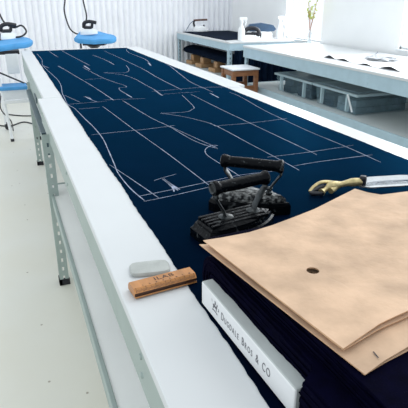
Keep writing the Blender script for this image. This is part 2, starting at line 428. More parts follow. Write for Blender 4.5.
# ---------------------------------------------------------------- bolts of cloth with board and papers
BA = math.atan2(0.016, 0.27)                 # stack turned slightly
def bolt_roll(s0, s1, z0, z1, t0, t1, shells=7, seed=1, m=M['bolt'], wrap=None):
    """wraps of cloth; local s = -y (toward viewer), t = +x"""
    random.seed(seed)
    bm = new(); w, h = s1-s0, z1-z0
    R = min(h*0.48, 0.05)
    base = []
    def outline(k):
        d = k*h*0.47/shells
        a, b, c, e = s0+d*1.2, s1-d*1.2, z0+d, z1-d
        r = max(R-d*0.9, 0.004); r = min(r, (e-c)/2*0.98)
        pts = []
        for (cx, cz, a0) in ((b-r, e-r, 0), (a+r, e-r, 90), (a+r, c+r, 180), (b-r, c+r, 270)):
            for j in range(7):
                an = rad(a0+j*15); pts.append((cx+r*cos(an), cz+r*sin(an)))
        full = []
        n = len(pts)
        for i in range(n):
            p, q = pts[i], pts[(i+1) % n]
            L = math.hypot(q[0]-p[0], q[1]-p[1]); kk = 40 if (i % 7 == 6 and i in (6, 20)) else (3 if i % 7 == 6 else 1)
            for u in range(kk): full.append((p[0]+(q[0]-p[0])*u/kk, p[1]+(q[1]-p[1])*u/kk))
        return full
    outs = [outline(k) for k in range(shells+1)]
    n = len(outs[0])
    def ring(k, tt, jk):
        def sh(i):
            if wrap is None or tt == t1: return 0.0
            u = min(1.0, max(0.0, (outs[k][i][0]-wrap[0])/0.010)); return -wrap[1]*u*u*(3-2*u)
        return [bm.verts.new((tt+jk[i]+sh(i), -outs[k][i][0], outs[k][i][1])) for i in range(n)]
    jits = []
    for k in range(shells):
        o = random.uniform(-0.004, 0.004); ph = random.uniform(0, 6)
        jits.append([o*0.6+0.0008*sin(i*0.35+ph)+random.uniform(-0.0007, 0.0007) for i in range(n)])
    back = ring(0, t1, [0]*n); fr = ring(0, t0, jits[0])
    def strip(A, B):
        for i in range(n): bm.faces.new((A[i], A[(i+1) % n], B[(i+1) % n], B[i]))
    strip(back, fr); bm.faces.new(back)
    cur = fr
    for k in range(shells):
        gap = ring(k+1, t0, jits[k]); strip(cur, gap)
        if k < shells-1:
            nxt = ring(k+1, t0, [j+0.0 for j in jits[k+1]]); strip(gap, nxt); cur = nxt
        else:
            bm.faces.new(gap)
    return bm
ORG = (0.2625, 0.690, T+0.0032)
b1 = thing('cloth_bolt', 'dark navy bolt of cloth with white lettered board end, bottom of the stack', 'bolt of cloth', ORG, BA, 'stacked navy bolts of cloth')
mb('fabric_roll', bolt_roll(-0.045, 0.43, 0.0, 0.080, 0.022, 0.72, 8, 2, wrap=(0.288, 0.026)), M['bolt'], b1, smooth=True)
bm = new(); tb = 0.0022
s0, s1, z0, z1 = 0.0, 0.282, 0.001, 0.046
# hollow card board: top, bottom, end face with rounded corners
box(bm, 0.0, 0.05, -s1, -s0, z0, z1, 0.003, 0)
for f in bm.faces:
    if f.normal.z > 0.7 or f.calc_center_median().x > 0.012: f.material_index = 1
    c = f.calc_center_median()
    if c.z > z1-0.0005 and c.x > 0.004: f.material_index = 1
bd = mb('board', bm, [M['card'], M['card_grey']], b1)
bd['label'] = 'white card board end printed with black lettering'
# printing on the end face (faces -x): reads along -y
bm = new()
zm = (z0+z1)/2
def FACE(s, z): return Matrix(((0, 0, -1, -0.0004), (-1, 0, 0, -s), (0, 1, 0, z), (0, 0, 0, 1)))
cur = 0.077
big, small = 0.0200, 0.0152
for word in ('DUGDALE', 'BROS', '&', 'CO'):
    for i, ch in enumerate(word):
        sz = big if (i == 0 or word == 'CO') else small
        w = text_into(bm, ch, sz, FACE(cur, zm-0.0055), 0, 0.66, 0.0001)
        cur += w + 0.0022
    cur += 0.0072
# small crest: a standing beast over a ribbon
def blob(pts, s, z, k):
    vs = [bm.verts.new((-0.0004, -(s+x*k), z+y*k)) for x, y in pts]
    bm.faces.new(vs)
cs, cz, ck = 0.054, zm+0.003, 0.00125
blob([(-6, -4), (-5, -1), (-6, 2), (-3, 3), (3, 2), (5, 3.5), (6, 6.5), (7.5, 7.5), (8.5, 5.5), (7, 4.5), (6.5, 1), (5.5, -1), (5, -4.5), (3.8, -4.5), (3.6, -1.5), (-2, -1.3), (-3, -2), (-3.5, -4.5), (-4.8, -4.5)], cs, cz, ck)
blob([(-8, -7), (-4, -5.6), (4, -5.8), (9, -7.2), (7, -8.2), (9, -9), (3, -7.6), (-4, -7.4), (-9, -9), (-7, -8)], cs, cz, ck)
blob([(-6.5, 3), (-9, 5), (-10, 8), (-8.8, 7.4), (-7.6, 5)], cs, cz, ck)
blob([(-1, 3.5), (0, 7), (-2, 9), (1, 8.4), (2.4, 10), (2.2, 7.2), (4, 5.4), (1.8, 5.2), (1.4, 3.3)], cs, cz, ck)
blob([(9, -1), (11, 1), (10, 3), (12, 3.4), (12.4, 0), (10.5, -2)], cs, cz, ck)
mb('board_print', bm, M['grey_ink'], bd)
b2 = thing('cloth_bolt', 'dark navy bolt of cloth lying upper in the stack, directly beneath the brown papers', 'bolt of cloth', (ORG[0], ORG[1], ORG[2]+0.0815), BA, 'stacked navy bolts of cloth')
mb('fabric_roll', bolt_roll(-0.040, 0.44, 0.0, 0.0272, 0.030, 0.70, 5, 9), M['bolt'], b2, smooth=True)

def sheet(label, pts, z, th, hole=True, mark=None, curl=0.0, seed=0, lift=0.0, hr=0.0095, group='kraft paper patterns on the bolts'):
    """flat pattern sheet with punched hole"""
    bm = new()
    vs = [bm.verts.new((x, y, 0)) for x, y in pts]
    es = [bm.edges.new((vs[i], vs[(i+1) % len(vs)])) for i in range(len(vs))]
    if hole:
        hc = Vector((0.381, 0.540, 0)); hv = [bm.verts.new((hc.x+hr*cos(2*pi*j/16), hc.y+hr*sin(2*pi*j/16)+(0.0095-hr)*0.5, 0)) for j in range(16)]
        es += [bm.edges.new((hv[j], hv[(j+1) % 16])) for j in range(16)]
    bmesh.ops.triangle_fill(bm, use_beauty=True, edges=es)
    for i in range(12):
        bmesh.ops.bisect_plane(bm, geom=bm.verts[:]+bm.edges[:]+bm.faces[:], plane_co=(0.28+i*0.06, 0, 0), plane_no=(1, 0, 0))
        bmesh.ops.bisect_plane(bm, geom=bm.verts[:]+bm.edges[:]+bm.faces[:], plane_co=(0, 0.34+i*0.045, 0), plane_no=(0, 1, 0))
    r = bmesh.ops.extrude_face_region(bm, geom=bm.faces[:])
    up = [v for v in r['geom'] if isinstance(v, bmesh.types.BMVert)]
    bmesh.ops.translate(bm, verts=up, vec=(0, 0, th))
    for v in bm.verts:
        x, y = v.co.x, v.co.y
        d = max(0.0, (x-0.34))
        v.co.z += lift*min(1, max(0, (x-0.318)/0.09))*min(1, max(0, (0.50-y)/0.08))
        v.co.z += z + curl*d*d*(1+0.4*sin(y*14+seed)) + 0.0007*sin(x*22+seed)*min(1, d*8)
    for f in bm.faces: f.material_index = 0 if abs(f.normal.z) > 0.5 else 1
    o = mb('kraft_paper_pattern', bm, [M['kraft'], M['kraft_edge']])
    bmx = None
    tag(o, label, 'paper pattern', group)
    if mark:
        bm = new(); a, b = mark
        dx, dy = b[0]-a[0], b[1]-a[1]; L = math.hypot(dx, dy); nx_, ny_ = -dy/L*0.0009, dx/L*0.0009
        zz = z+th+0.0030
        bm.faces.new([bm.verts.new(p) for p in ((a[0]+nx_, a[1]+ny_, zz), (b[0]+nx_, b[1]+ny_, zz), (b[0]-nx_, b[1]-ny_, zz), (a[0]-nx_, a[1]-ny_, zz))])
        mb('notch_mark', bm, M['ink'], o)
    return o
TOPE = [(0.266, 0.690), (0.30, 0.6885), (0.35, 0.690), (0.40, 0.701), (0.45, 0.717), (0.51, 0.736), (0.589, 0.769), (0.644, 0.793), (0.656, 0.766), (0.673, 0.747), (0.736, 0.742), (0.95, 0.72)]
PB = ORG[2]+0.0815+0.0282
sheet('lowest brown kraft paper pattern, its edge just showing under the notched one', [(0.267, 0.694)]+[(x+.001, y-.004) for x, y in TOPE[1:]]+[(0.93, 0.44), (0.47, 0.371), (0.396, 0.3575), (0.357, 0.3505), (0.3225, 0.3425)], PB, 0.0012, curl=0.004, seed=1, hr=0.019)
sheet('brown kraft paper pattern with a short dark notch mark near its front corner', [(0.262, 0.698)]+[(x, y-.003) for x, y in TOPE[1:]]+[(0.93, 0.455), (0.47, 0.371), (0.397, 0.359), (0.357, 0.351), (0.322, 0.341)], PB+0.0013, 0.0012, mark=((0.3525, 0.3665), (0.351, 0.3555)), lift=0.0035, hr=0.018, curl=0.014, seed=1)
sheet('brown kraft paper pattern second from the top, peeking out below the top sheet front edge', [(0.2675, 0.692)]+[(x, y-.002) for x, y in TOPE[1:]]+[(0.92, 0.485), (0.50, 0.416), (0.43, 0.4005), (0.382, 0.393), (0.345, 0.383), (0.3175, 0.3762)], PB+0.0098, 0.0012, hr=0.011, curl=0.015, seed=1)
sheet('topmost brown kraft paper pattern, wide clean sheet with a punched black hole', TOPE+[(0.92, 0.49), (0.50, 0.418), (0.43, 0.402), (0.382, 0.3945), (0.345, 0.384), (0.317, 0.376)], PB+0.0116, 0.0014, lift=0.006, curl=0.028, seed=1)

# ---------------------------------------------------------------- tailor's irons
def ring_outline(L, W, tip, n=12, blunt=0.5):
    """flat-iron sole outline: back at -L/2, pointed front at +L/2 along x"""
    pts = []
    pts += [(-L/2, -W/2*blunt), (-L/2, W/2*blunt), (-L/2+0.012, W/2*0.92)]
    for i in range(n+1):
        t = i/n; pts.append((-L/2+0.02+(L-0.02)*t, W/2*(1-t**tip)*1.0 if t < 1 else 0.0))
    pts = pts[:-1]+[(L/2, 0)]
    for i in range(n-1, -1, -1):
        t = i/n; pts.append((-L/2+0.02+(L-0.02)*t, -W/2*(1-t**tip)))
    pts.append((-L/2+0.012, -W/2*0.92))
    return pts
def scaled(pts, k, z, dx=0): return [(x*k+dx, y*k, z) for x, y in pts]
def flat_iron(label, loc, rz, L=0.175, W=0.085, hl=0.145, hz=0.128, hdx=-0.012, textured=False):
    t = thing('flat_iron', label, 'iron', loc, rz, "old cast irons on the cloth")
    o = ring_outline(L, W, 2.6 if textured else 3.4, blunt=0.75)
    bm = new()
    if textured:
        loft(bm, [scaled(o, 1, 0), scaled(o, 1.0, 0.022), scaled(o, 0.95, 0.030), scaled(o, 0.90, 0.031)])
    else:
        loft(bm, [scaled(o, 1, 0), scaled(o, 1.0, 0.020), scaled(o, 0.93, 0.024), scaled(o, 0.90, 0.032)])
    mb('sole', bm, M['iron'], t)
    bm = new()
    if textured:
        rs = []
        for k, z in ((0.88, 0.031), (0.86, 0.040), (0.76, 0.047), (0.5, 0.050), (0.1, 0.051)): rs.append([(x, y, zz+random.uniform(-.001, .001)) for x, y, zz in scaled(o, k, z)])
        loft(bm, rs)
        mb('top_plate', bm, M['iron_rough'], t, smooth=True)
    else:
        loft(bm, [scaled(o, 0.86, 0.032), scaled(o, 0.84, 0.038), scaled(o, 0.66, 0.044)])
        for i, yy in enumerate((-0.028, -0.014, 0.0, 0.014, 0.028)):
            box(bm, -L*0.42, L*0.30, yy-0.0045, yy+0.0045, 0.036, 0.0455, 0.002)
        mb('top_plate', bm, M['iron'], t)
    # straps
    h0 = hdx-hl/2; h1 = hdx+hl/2
    for sgn, hx in ((-1, h0+0.008), (1, h1-0.008)):
        bm = new()
        if sgn < 0:
            pts = [(hx, 0, hz+0.006), (hx-0.002, 0, hz-0.02), (hx+0.006, 0.004, 0.085), (hx+0.018, 0.004, 0.065), (hx+0.026, 0, 0.045)]
        else:
            pts = [(hx, 0, hz+0.008), (hx+0.004, 0, hz-0.018), (hx-0.004, 0, 0.088), (hx-0.018, 0, 0.066), (hx-0.026, 0, 0.045)]
        tube(bm, pts, 0.0095, 10, flat=(0.36, 1.0, (1, 0, 0)))
        lathe(bm, [(0.017, 0), (0.017, 0.003), (0.010, 0.006), (0.004, 0.007)], 14, (pts[-1][0], 0, 0.043))
        mb('strap', bm, M['iron_worn'], t, smooth=True)
    bm = new()
    mxr = Matrix.Translation((h0, 0, hz)) @ Matrix.Rotation(pi/2, 4, 'Y')
    lathe(bm, [(0.008, -0.001), (0.0155, -0.001), (0.0165, 0.002), (0.0165, 0.009), (0.0145, 0.012), (0.0132, 0.02), (0.0138, hl*0.5), (0.0132, hl-0.02), (0.0145, hl-0.012), (0.0165, hl-0.008), (0.0165, hl-0.002), (0.0128, hl+0.001), (0.004, hl+0.0015)], 20, mx=mxr)
    hd = mb('handle', bm, M['iron'], t, smooth=True)
    bm = new()
    lathe(bm, [(0.0085, -0.0012), (0.0115, -0.0038), (0.0148, -0.0012)], 18, mx=mxr)
    mb('end_ring', bm, M['iron_worn'], hd, smooth=True)
    if textured:
        bm = new(); lathe(bm, [(0.007, 0), (0.009, 0.006), (0.006, 0.010), (0.008, 0.017), (0.003, 0.020)], 12, (hdx+hl*0.30, 0.0, 0.046))
        mb('knob', bm, M['iron_worn'], t, smooth=True)
    return t
ZC = T+0.0029
flat_iron('front cast iron with ridged base, its near side hidden by brown paper', (0.442, 0.928, ZC), rad(9), L=0.205, W=0.10, hl=0.142, hz=0.118, hdx=0.004)
flat_iron('rear cast iron with rough silvery top and rounded tip, behind the ridged one', (0.527, 1.035, ZC), rad(-40), L=0.20, W=0.095, hl=0.150, hz=0.120, hdx=0.0, textured=True)

# ---------------------------------------------------------------- shears
sh = thing('tailors_shears', 'large tailor shears with worn brass handles and bright blades beyond the brown paper', 'shears', (0.86, 1.045, ZC), math.atan2(-0.067, 0.264))
def plate(bm, pts, th): prism(bm, pts, -th/2, th/2)
bm = new()
plate(bm, [(0.006, 0.009), (0.03, 0.0125), (0.12, 0.0145), (0.22, 0.009), (0.27, 0.001), (0.20, 0.001), (0.05, -0.002), (0.0, -0.008)], 0.006)
mb('blade', bm, M['blade'], sh, (0, 0, 0.026), (rad(38), 0, 0))
bm = new()
plate(bm, [(0.0, -0.010), (0.03, -0.016), (0.12, -0.015), (0.21, -0.010), (0.265, -0.002), (0.20, 0.0), (0.05, 0.003), (0.004, 0.008)], 0.005)
mb('blade', bm, M['blade'], sh, (0, 0.004, 0.018), (rad(30), 0, 0))
bm = new(); lathe(bm, [(0.010, -0.012), (0.010, 0.006), (0.008, 0.012), (0.005, 0.013)], 14)
mb('pivot_screw', bm, M['black'], sh, (0.010, 0.0, 0.030))
bm = new()   # lower handle: shank into an open finger bow
tube(bm, [(0.012, 0.0, 0.026), (-0.025, 0.001, 0.024), (-0.055, 0.0, 0.020), (-0.082, -0.006, 0.018), (-0.100, -0.016, 0.014), (-0.114, -0.026, 0.010)], lambda t: 0.0075+0.004*sin(pi*min(1, t*1.1))+0.003*sin(t*14), 10)
tube(bm, [(-0.066, -0.003, 0.020), (-0.076, -0.014, 0.014), (-0.088, -0.022, 0.012)], 0.0085, 10)
mb('handle', bm, M['brass'], sh, smooth=True)
bm = new()
tube(bm, [(-0.055, 0.002, 0.021), (-0.080, 0.007, 0.026), (-0.105, 0.006, 0.027), (-0.128, -0.004, 0.020), (-0.144, -0.016, 0.010)], lambda t: 0.0075-0.003*t, 10, flat=(0.7, 1.0))
hb = mb('finger_bow', bm, M['brass'], sh, smooth=True)
bm = new()
tube(bm, [(-0.098, 0.002, 0.016), (-0.120, -0.006, 0.013), (-0.140, -0.018, 0.007), (-0.126, -0.026, 0.007), (-0.108, -0.026, 0.008)], 0.006, 8)
mb('finger_bow', bm, M['black'], sh, smooth=True)['label'] = 'black lower finger bow'

# ---------------------------------------------------------------- ruler and chalk
rl = thing('wooden_ruler', 'short boxwood ruler with a sloping front edge lying across table edge and cloth', 'ruler', (0.1565, 0.7655, T+0.0003), rad(6.0))
RL = 0.122
prof = [(-0.020, 0.0), (0.018, 0.0), (0.018, 0.0085), (0.012, 0.0165), (-0.012, 0.0165), (-0.0195, 0.0095), (-0.0175, 0.007), (-0.0175, 0.0035), (-0.020, 0.003)]
bm = new()
r0 = [bm.verts.new((0, y, z)) for y, z in prof]; r1 = [bm.verts.new((RL, y, z)) for y, z in prof]
n = len(prof)
for i in range(n):
    f = bm.faces.new((r0[i], r0[(i+1) % n], r1[(i+1) % n], r1[i]))
    if i in (5, 6, 7): f.material_index = 1
bm.faces.new(r0[::-1]); bm.faces.new(r1)
body = mb('ruler_body', bm, [M['wood_rule'], M['wood_dark']], rl, (0, 0, 0.0028), (0, rad(0), 0))
bm = new()
zt = 0.0167
def mark(x, y0, y1, w=0.0005, zf=None):
    z0_, z1_ = (zf(y0), zf(y1)) if zf else (zt, zt)
    bm.faces.new([bm.verts.new(p) for p in ((x-w, y0, z0_), (x+w, y0, z0_), (x+w, y1, z1_), (x-w, y1, z1_))])
fb = lambda y: 0.0165-(-0.012-y)*(0.007/0.0075)+0.0002
for i in range(49):
    L = 0.0052 if i % 8 == 0 else (0.0038 if i % 4 == 0 else 0.0022)
    mark(0.004+i*0.00238, -0.0188, -0.0188+L+0.0015, 0.00035, fb if L < 0.0045 else fb)
fk = lambda y: 0.0165-(y-0.012)*(0.008/0.006)+0.0002
for i in range(33):
    mark(0.004+i*0.00357, 0.0125, 0.0165 if i % 4 == 0 else 0.0148, 0.00035, fk)
for i in range(1, 9):
    text_into(bm, str(i), 0.0062, Matrix.Translation((0.004+0.0132*i, -0.0108, zt)), 0, 1.1, 0.0001)
text_into(bm, 'ILAB', 0.0150, Matrix.Translation((0.044, -0.0030, zt)), 0, 1.25, 0.0001, 1.1)
mb('scale_print', bm, M['ink'], body)
bm = new()
co = []
for j in range(32):
    a = 2*pi*j/32; e = 2/5.0
    co.append((0.0395*math.copysign(abs(cos(a))**e, cos(a)), 0.0245*math.copysign(abs(sin(a))**e, sin(a))))
loft(bm, [scaled(co, 0.93, 0), scaled(co, 1.0, 0.004), scaled(co, 1.0, 0.005), scaled(co, 0.93, 0.0085), scaled(co, 0.6, 0.0095), scaled(co, 0.1, 0.0092)])
ck_ = mb('tailors_chalk', bm, M['chalk'], None, (0.2105, 0.838, T+0.0003), (0, 0, rad(-9)), smooth=True)
tag(ck_, 'grey rounded tablet of tailor chalk on the white table edge', 'chalk')

# ---------------------------------------------------------------- right bench with bins
NB = work_table('white bench along the right wall with clear bins on its shelf', 2.42, 3.32, 0.9, 5.09, T, 0.12, M['steel_blue'], M['white_top'],
    [(2.43, 5.05, 1, -1), (3.30, 5.05, -1, -1)], 0.49, M['shelf_grey'], (0.9, 5.02), lip=0.06, shelf_dx=(0.012, 0))
BB = work_table('pale steel bench in the far right corner carrying pressing irons', 2.44, 3.30, 5.50, 7.42, T, 0.10, M['steel_blue'], M['white_top'],
    [(2.45, 5.53, 1, 1), (3.28, 5.53, -1, 1), (2.45, 7.39, 1, -1), (3.28, 7.39, -1, -1)], 0.44, M['shelf_grey'], (5.55, 7.38), lip=0.04)

def storage_bin(label, loc, Ly, Wx, Hh, clip=True):
    t = thing('storage_bin', label, 'storage box', loc, 0, 'clear storage bins on the bench shelf')
    bm = new(); w = 0.003; k = 0.022
    def ringr(z, ins): return [(ins, ins, z), (Wx-ins, ins, z), (Wx-ins, Ly-ins, z), (ins, Ly-ins, z)]
    loft(bm, [ringr(0.0, k), ringr(Hh, 0.004), ringr(Hh, 0.004+w), ringr(w, k+w)])
    mb('bin_body', bm, M['bin'], t)
    bm = new()
    for q in ((-0.012, 0.010, -0.012, Ly+0.012), (Wx-0.010, Wx+0.012, -0.012, Ly+0.012), (0.010, Wx-0.010, -0.012, 0.010), (0.010, Wx-0.010, Ly-0.010, Ly+0.012)):
        box(bm, *q, Hh-0.012, Hh+0.008, 0.003)
    mb('bin_rim', bm, M['bin_rim'], t)
    bm = new(); box(bm, 0.011, Wx-0.011, 0.011, Ly-0.011, Hh+0.001, Hh+0.005, 0.001); box(bm, 0.05, Wx-0.05, 0.06, Ly-0.06, Hh+0.005, Hh+0.012, 0.004)
    lid = mb('lid', bm, M['bin_lid'], t)
    for yy in (0.12, Ly-0.12):
        bm = new(); box(bm, -0.014, -0.004+0.02, yy-0.010, yy+0.010, 0.02, Hh-0.012, 0.003)
        mb('rib', bm, M['bin_rim'], t)
    if clip:
        bm = new(); cyl(bm, (-0.018, 0.10, Hh-0.005), (-0.020, 0.02, 0.035), 0.0075, 10)
        mb('clip', bm, M['white_plastic'], t)['label'] = 'white plastic clip hanging from the rim'
    return t
SZ = 0.4902
bin1 = storage_bin('clear storage bin of dark folded cloth, the farther one on the right bench shelf', (2.53, 3.87, SZ), 0.66, 0.50, 0.165, clip=False)
bin2 = storage_bin('clear storage bin with white clip, the nearer one on the right bench shelf', (2.53, 3.22, SZ), 0.60, 0.64, 0.165)
def fold(label, x0, x1, y0, y1, z0, h, m, seed, n=2):
    random.seed(seed); bm = new(); d = h/n
    for i in range(n):
        j = random.uniform(-0.006, 0.006); k = random.uniform(-0.006, 0.006)
        box(bm, x0+0.006+j, x1-0.006+j, y0+0.006+k, y1-0.006+k, z0+i*d, z0+(i+1)*d-0.0005, min(0.008, d*0.4))
    return tag(mb('folded_cloth', bm, m, smooth=True), label, 'cloth', 'folded cloth inside the clear bins')
fold('dark folded cloth at the far end inside the farther clear bin', 2.56, 2.97, 4.25, 4.42, SZ+0.0035, 0.135, M['folded'], 1)
fold('dark folded cloth at the near end inside the farther clear bin', 2.56, 2.97, 3.92, 4.17, SZ+0.0035, 0.14, M['folded'], 2, 3)
fold('dark folded cloth at the far end inside the nearer clear bin', 2.56, 3.08, 3.56, 3.74, SZ+0.0035, 0.10, M['folded'], 3, 2)
fold('blue grey folded cloth at the near end inside the nearer clear bin', 2.56, 3.08, 3.27, 3.53, SZ+0.0035, 0.11, M['folded_grey'], 4, 2)

# papers on the right bench, with black solids standing in for shade under their curls
def curled(label, x0, x1, y0, y1, bumps, seed):
    bm = new(); ny, nxx = 40, 10; g = []
    for i in range(ny+1):
        y = y0+(y1-y0)*i/ny; row = []
        for j in range(nxx+1):
            u = j/nxx; x = x0+(x1-x0)*u
            z = 0.002
            for (bc, bw, bh) in bumps:
                q = (y-bc)/bw
                if abs(q) < 1: z += bh*(0.5+0.5*cos(pi*q))*(1-u)**1.5
            row.append(bm.verts.new((x, y, T+z)))
        g.append(row)
    fs = [bm.faces.new((g[i][j], g[i+1][j], g[i+1][j+1], g[i][j+1])) for i in range(ny) for j in range(nxx)]
    r = bmesh.ops.extrude_face_region(bm, geom=fs)
    bmesh.ops.translate(bm, verts=[v for v in r['geom'] if isinstance(v, bmesh.types.BMVert)], vec=(0, 0, 0.0012))
    return tag(mb('paper_sheet', bm, M['paper'], smooth=True), label, 'paper', 'white papers on the right bench')
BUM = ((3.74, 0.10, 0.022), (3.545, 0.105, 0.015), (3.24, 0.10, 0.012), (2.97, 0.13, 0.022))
curled('white paper on right bench lifted over two dark shade fills, farther sheet', 2.60, 3.12, 3.40, 3.90, BUM[:2], 1)
curled('white paper on right bench with curled front edge, nearer sheet', 2.585, 3.10, 2.70, 3.385, BUM[2:], 2)
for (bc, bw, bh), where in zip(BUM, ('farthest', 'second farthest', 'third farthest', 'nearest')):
    bm = new(); rs = []  # black solid fills each paper arch in place of the shade inside it
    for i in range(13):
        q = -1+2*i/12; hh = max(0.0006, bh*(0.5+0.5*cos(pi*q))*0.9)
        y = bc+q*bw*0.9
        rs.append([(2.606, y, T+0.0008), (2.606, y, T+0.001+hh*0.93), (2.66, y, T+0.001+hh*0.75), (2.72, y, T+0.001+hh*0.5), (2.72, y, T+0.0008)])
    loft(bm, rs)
    tag(mb('arch_shade', bm, M['black']), '%s of the black fills standing for shade under the curled white papers' % where, 'cloth', 'black shade fills under papers')
random.seed(11)
bm = new(); bmesh.ops.create_icosphere(bm, subdivisions=3, radius=1)
for v in bm.verts:
    r = 1+random.uniform(-0.22, 0.22); v.co = Vector((v.co.x*0.13*r, v.co.y*0.14*r, max(0, v.co.z*0.026*r+0.012)))
wr = mb('plastic_wrap', bm, M['wrap'], None, (2.93, 3.46, T+0.007))
tag(wr, 'crumpled grey clear wrapping lying on white papers on right bench', 'wrapping')
bm = new(); cyl(bm, (0.09, 0.22, 0.01), (-0.03, 0.04, 0.055), 0.003, 8)
mb('thin_stick', bm, M['slate'], wr)  # thin stick poking into the wrapping, attached as its child

# ---------------------------------------------------------------- far bench contents
bm = new()
N = 24
pts = [(2.49+0.004*sin(i), 5.72+(7.28-5.72)*i/N) for i in range(N+1)]+[(3.22+0.004*sin(i*2), 7.30-(7.30-5.95)*i/N) for i in range(N+1)]
prism(bm, pts, T+0.0004, T+0.006)
tag(mb('fabric_length', bm, M['folded']), 'dark navy cloth spread flat over the far corner bench', 'cloth')

def dry_iron(label, loc, rz):
    t = thing('electric_iron', label, 'iron', loc, rz)
    o = ring_outline(0.24, 0.12, 2.4, blunt=0.8)
    bm = new(); loft(bm, [scaled(o, 1, 0), scaled(o, 1, 0.014), scaled(o, 0.9, 0.02)]); mb('soleplate', bm, M['chrome'], t)
    bm = new(); loft(bm, [scaled(o, 0.88, 0.02), scaled(o, 0.86, 0.05), scaled(o, 0.62, 0.075, -0.01), scaled(o, 0.3, 0.082, -0.01)]); mb('iron_body', bm, M['white_plastic'], t, smooth=True)
    for P_, r_ in (([(-0.085, 0, 0.06), (-0.10, 0, 0.12), (-0.085, 0, 0.155)], 0.014), ([(0.05, 0, 0.07), (0.05, 0, 0.095)], 0.012)):
        bm = new(); tube(bm, P_, r_, 10); mb('handle_post', bm, M['black'], t, smooth=True)
    bm = new(); tube(bm, [(-0.10, 0, 0.155), (0.0, 0, 0.160), (0.10, 0, 0.163)], 0.0135, 12); mb('handle', bm, M['brown'], t, smooth=True)
    bm = new(); tube(bm, [(-0.10, 0, 0.15), (-0.15, 0.01, 0.11), (-0.19, 0.01, 0.05), (-0.22, -0.02, 0.008), (-0.21, -0.12, 0.008)], 0.004, 8); mb('cable', bm, M['slate'], t)
    return t
dry_iron('chrome and white iron with brown handle at far left of corner bench', (2.735, 7.20, T+0.0068), rad(-10))

def spray_bottle(label, loc, rz, s=1.0):
    t = thing('spray_bottle', label, 'spray bottle', loc, rz, 'white spray bottles on the corner bench')
    bm = new(); lathe(bm, [(0.030*s, 0), (0.036*s, 0.004), (0.037*s, 0.10*s), (0.030*s, 0.125*s), (0.014*s, 0.155*s), (0.013*s, 0.175*s)], 18); mb('bottle', bm, M['white_plastic'], t, smooth=True)
    bm = new(); box(bm, -0.025*s, 0.055*s, -0.013*s, 0.013*s, 0.200*s, 0.232*s, 0.006); lathe(bm, [(0.017*s, 0), (0.017*s, 0.028*s)], 14, (0, 0, 0.173*s))
    mb('spray_head', bm, M['white_plastic'], t)
    bm = new(); tube(bm, [(0.035*s, 0, 0.202*s), (0.045*s, 0, 0.18*s), (0.038*s, 0, 0.155*s)], 0.006*s, 8); mb('trigger', bm, M['white_plastic'], t)
    return t
spray_bottle('white spray bottle beside the navy cloth, left one on the corner bench', (2.64, 5.60, T+0.0005), rad(-15), 1.12)
spray_bottle('white spray bottle nearest the window, right one on the corner bench', (3.235, 5.76, T+0.0005), rad(-15), 1.12)

# steam station: white base, iron with slate shell and black handle
ss = thing('steam_station', 'white steam generator with grey-blue shell and tray, between the spray bottles', 'steam iron', (2.88, 5.74, T+0.0005), rad(-20))
bm = new()
o = ring_outline(0.26, 0.17, 3.2, blunt=0.9)
loft(bm, [scaled(o, 0.95, 0.0), scaled(o, 1, 0.015), scaled(o, 0.98, 0.07), scaled(o, 0.8, 0.09), scaled(o, 0.4, 0.095)]); mb('base', bm, M['white_plastic'], ss, (0.09, 0.02, 0), smooth=True)
bm = new()
pr = [(-0.12, 0.095), (-0.16, 0.13), (-0.12, 0.175), (0.02, 0.190), (0.16, 0.165), (0.20, 0.12), (0.17, 0.096)]
loft(bm, [[(x, -0.05, z) for x, z in pr], [(x, 0.06, z) for x, z in pr]]); mb('shell', bm, M['slate'], ss, (0.06, 0.02, 0)); bm = new(); box(bm, -0.10, 0.02, -0.075, -0.0, 0.02, 0.088, 0.01); mb('iron_rest', bm, M['black'], ss, (0.06, 0.005, 0))
i2 = thing('electric_iron', 'white steam iron with thick black handle resting in front of grey-blue steam generator', 'iron', (2.795, 5.645, T+0.0005), rad(-28))
o = ring_outline(0.21, 0.11, 2.6, blunt=0.8)
bm = new(); loft(bm, [scaled(o, 1, 0), scaled(o, 0.98, 0.04), scaled(o, 0.75, 0.06), scaled(o, 0.3, 0.065)]); mb('iron_body', bm, M['white_plastic'], i2, smooth=True)
bm = new(); tube(bm, [(-0.075, 0, 0.05), (-0.085, 0, 0.10), (-0.03, 0, 0.135), (0.05, 0, 0.13), (0.085, 0, 0.095), (0.07, 0, 0.05)], 0.024, 12); box(bm, -0.07, 0.05, -0.028, 0.028, 0.055, 0.085, 0.01); mb('handle', bm, M['black'], i2, smooth=True)
bm = new(); tube(bm, [(-0.03, 0, 0.142), (0.045, 0, 0.137)], 0.016, 12); mb('grip', bm, M['brown'], i2, smooth=True)

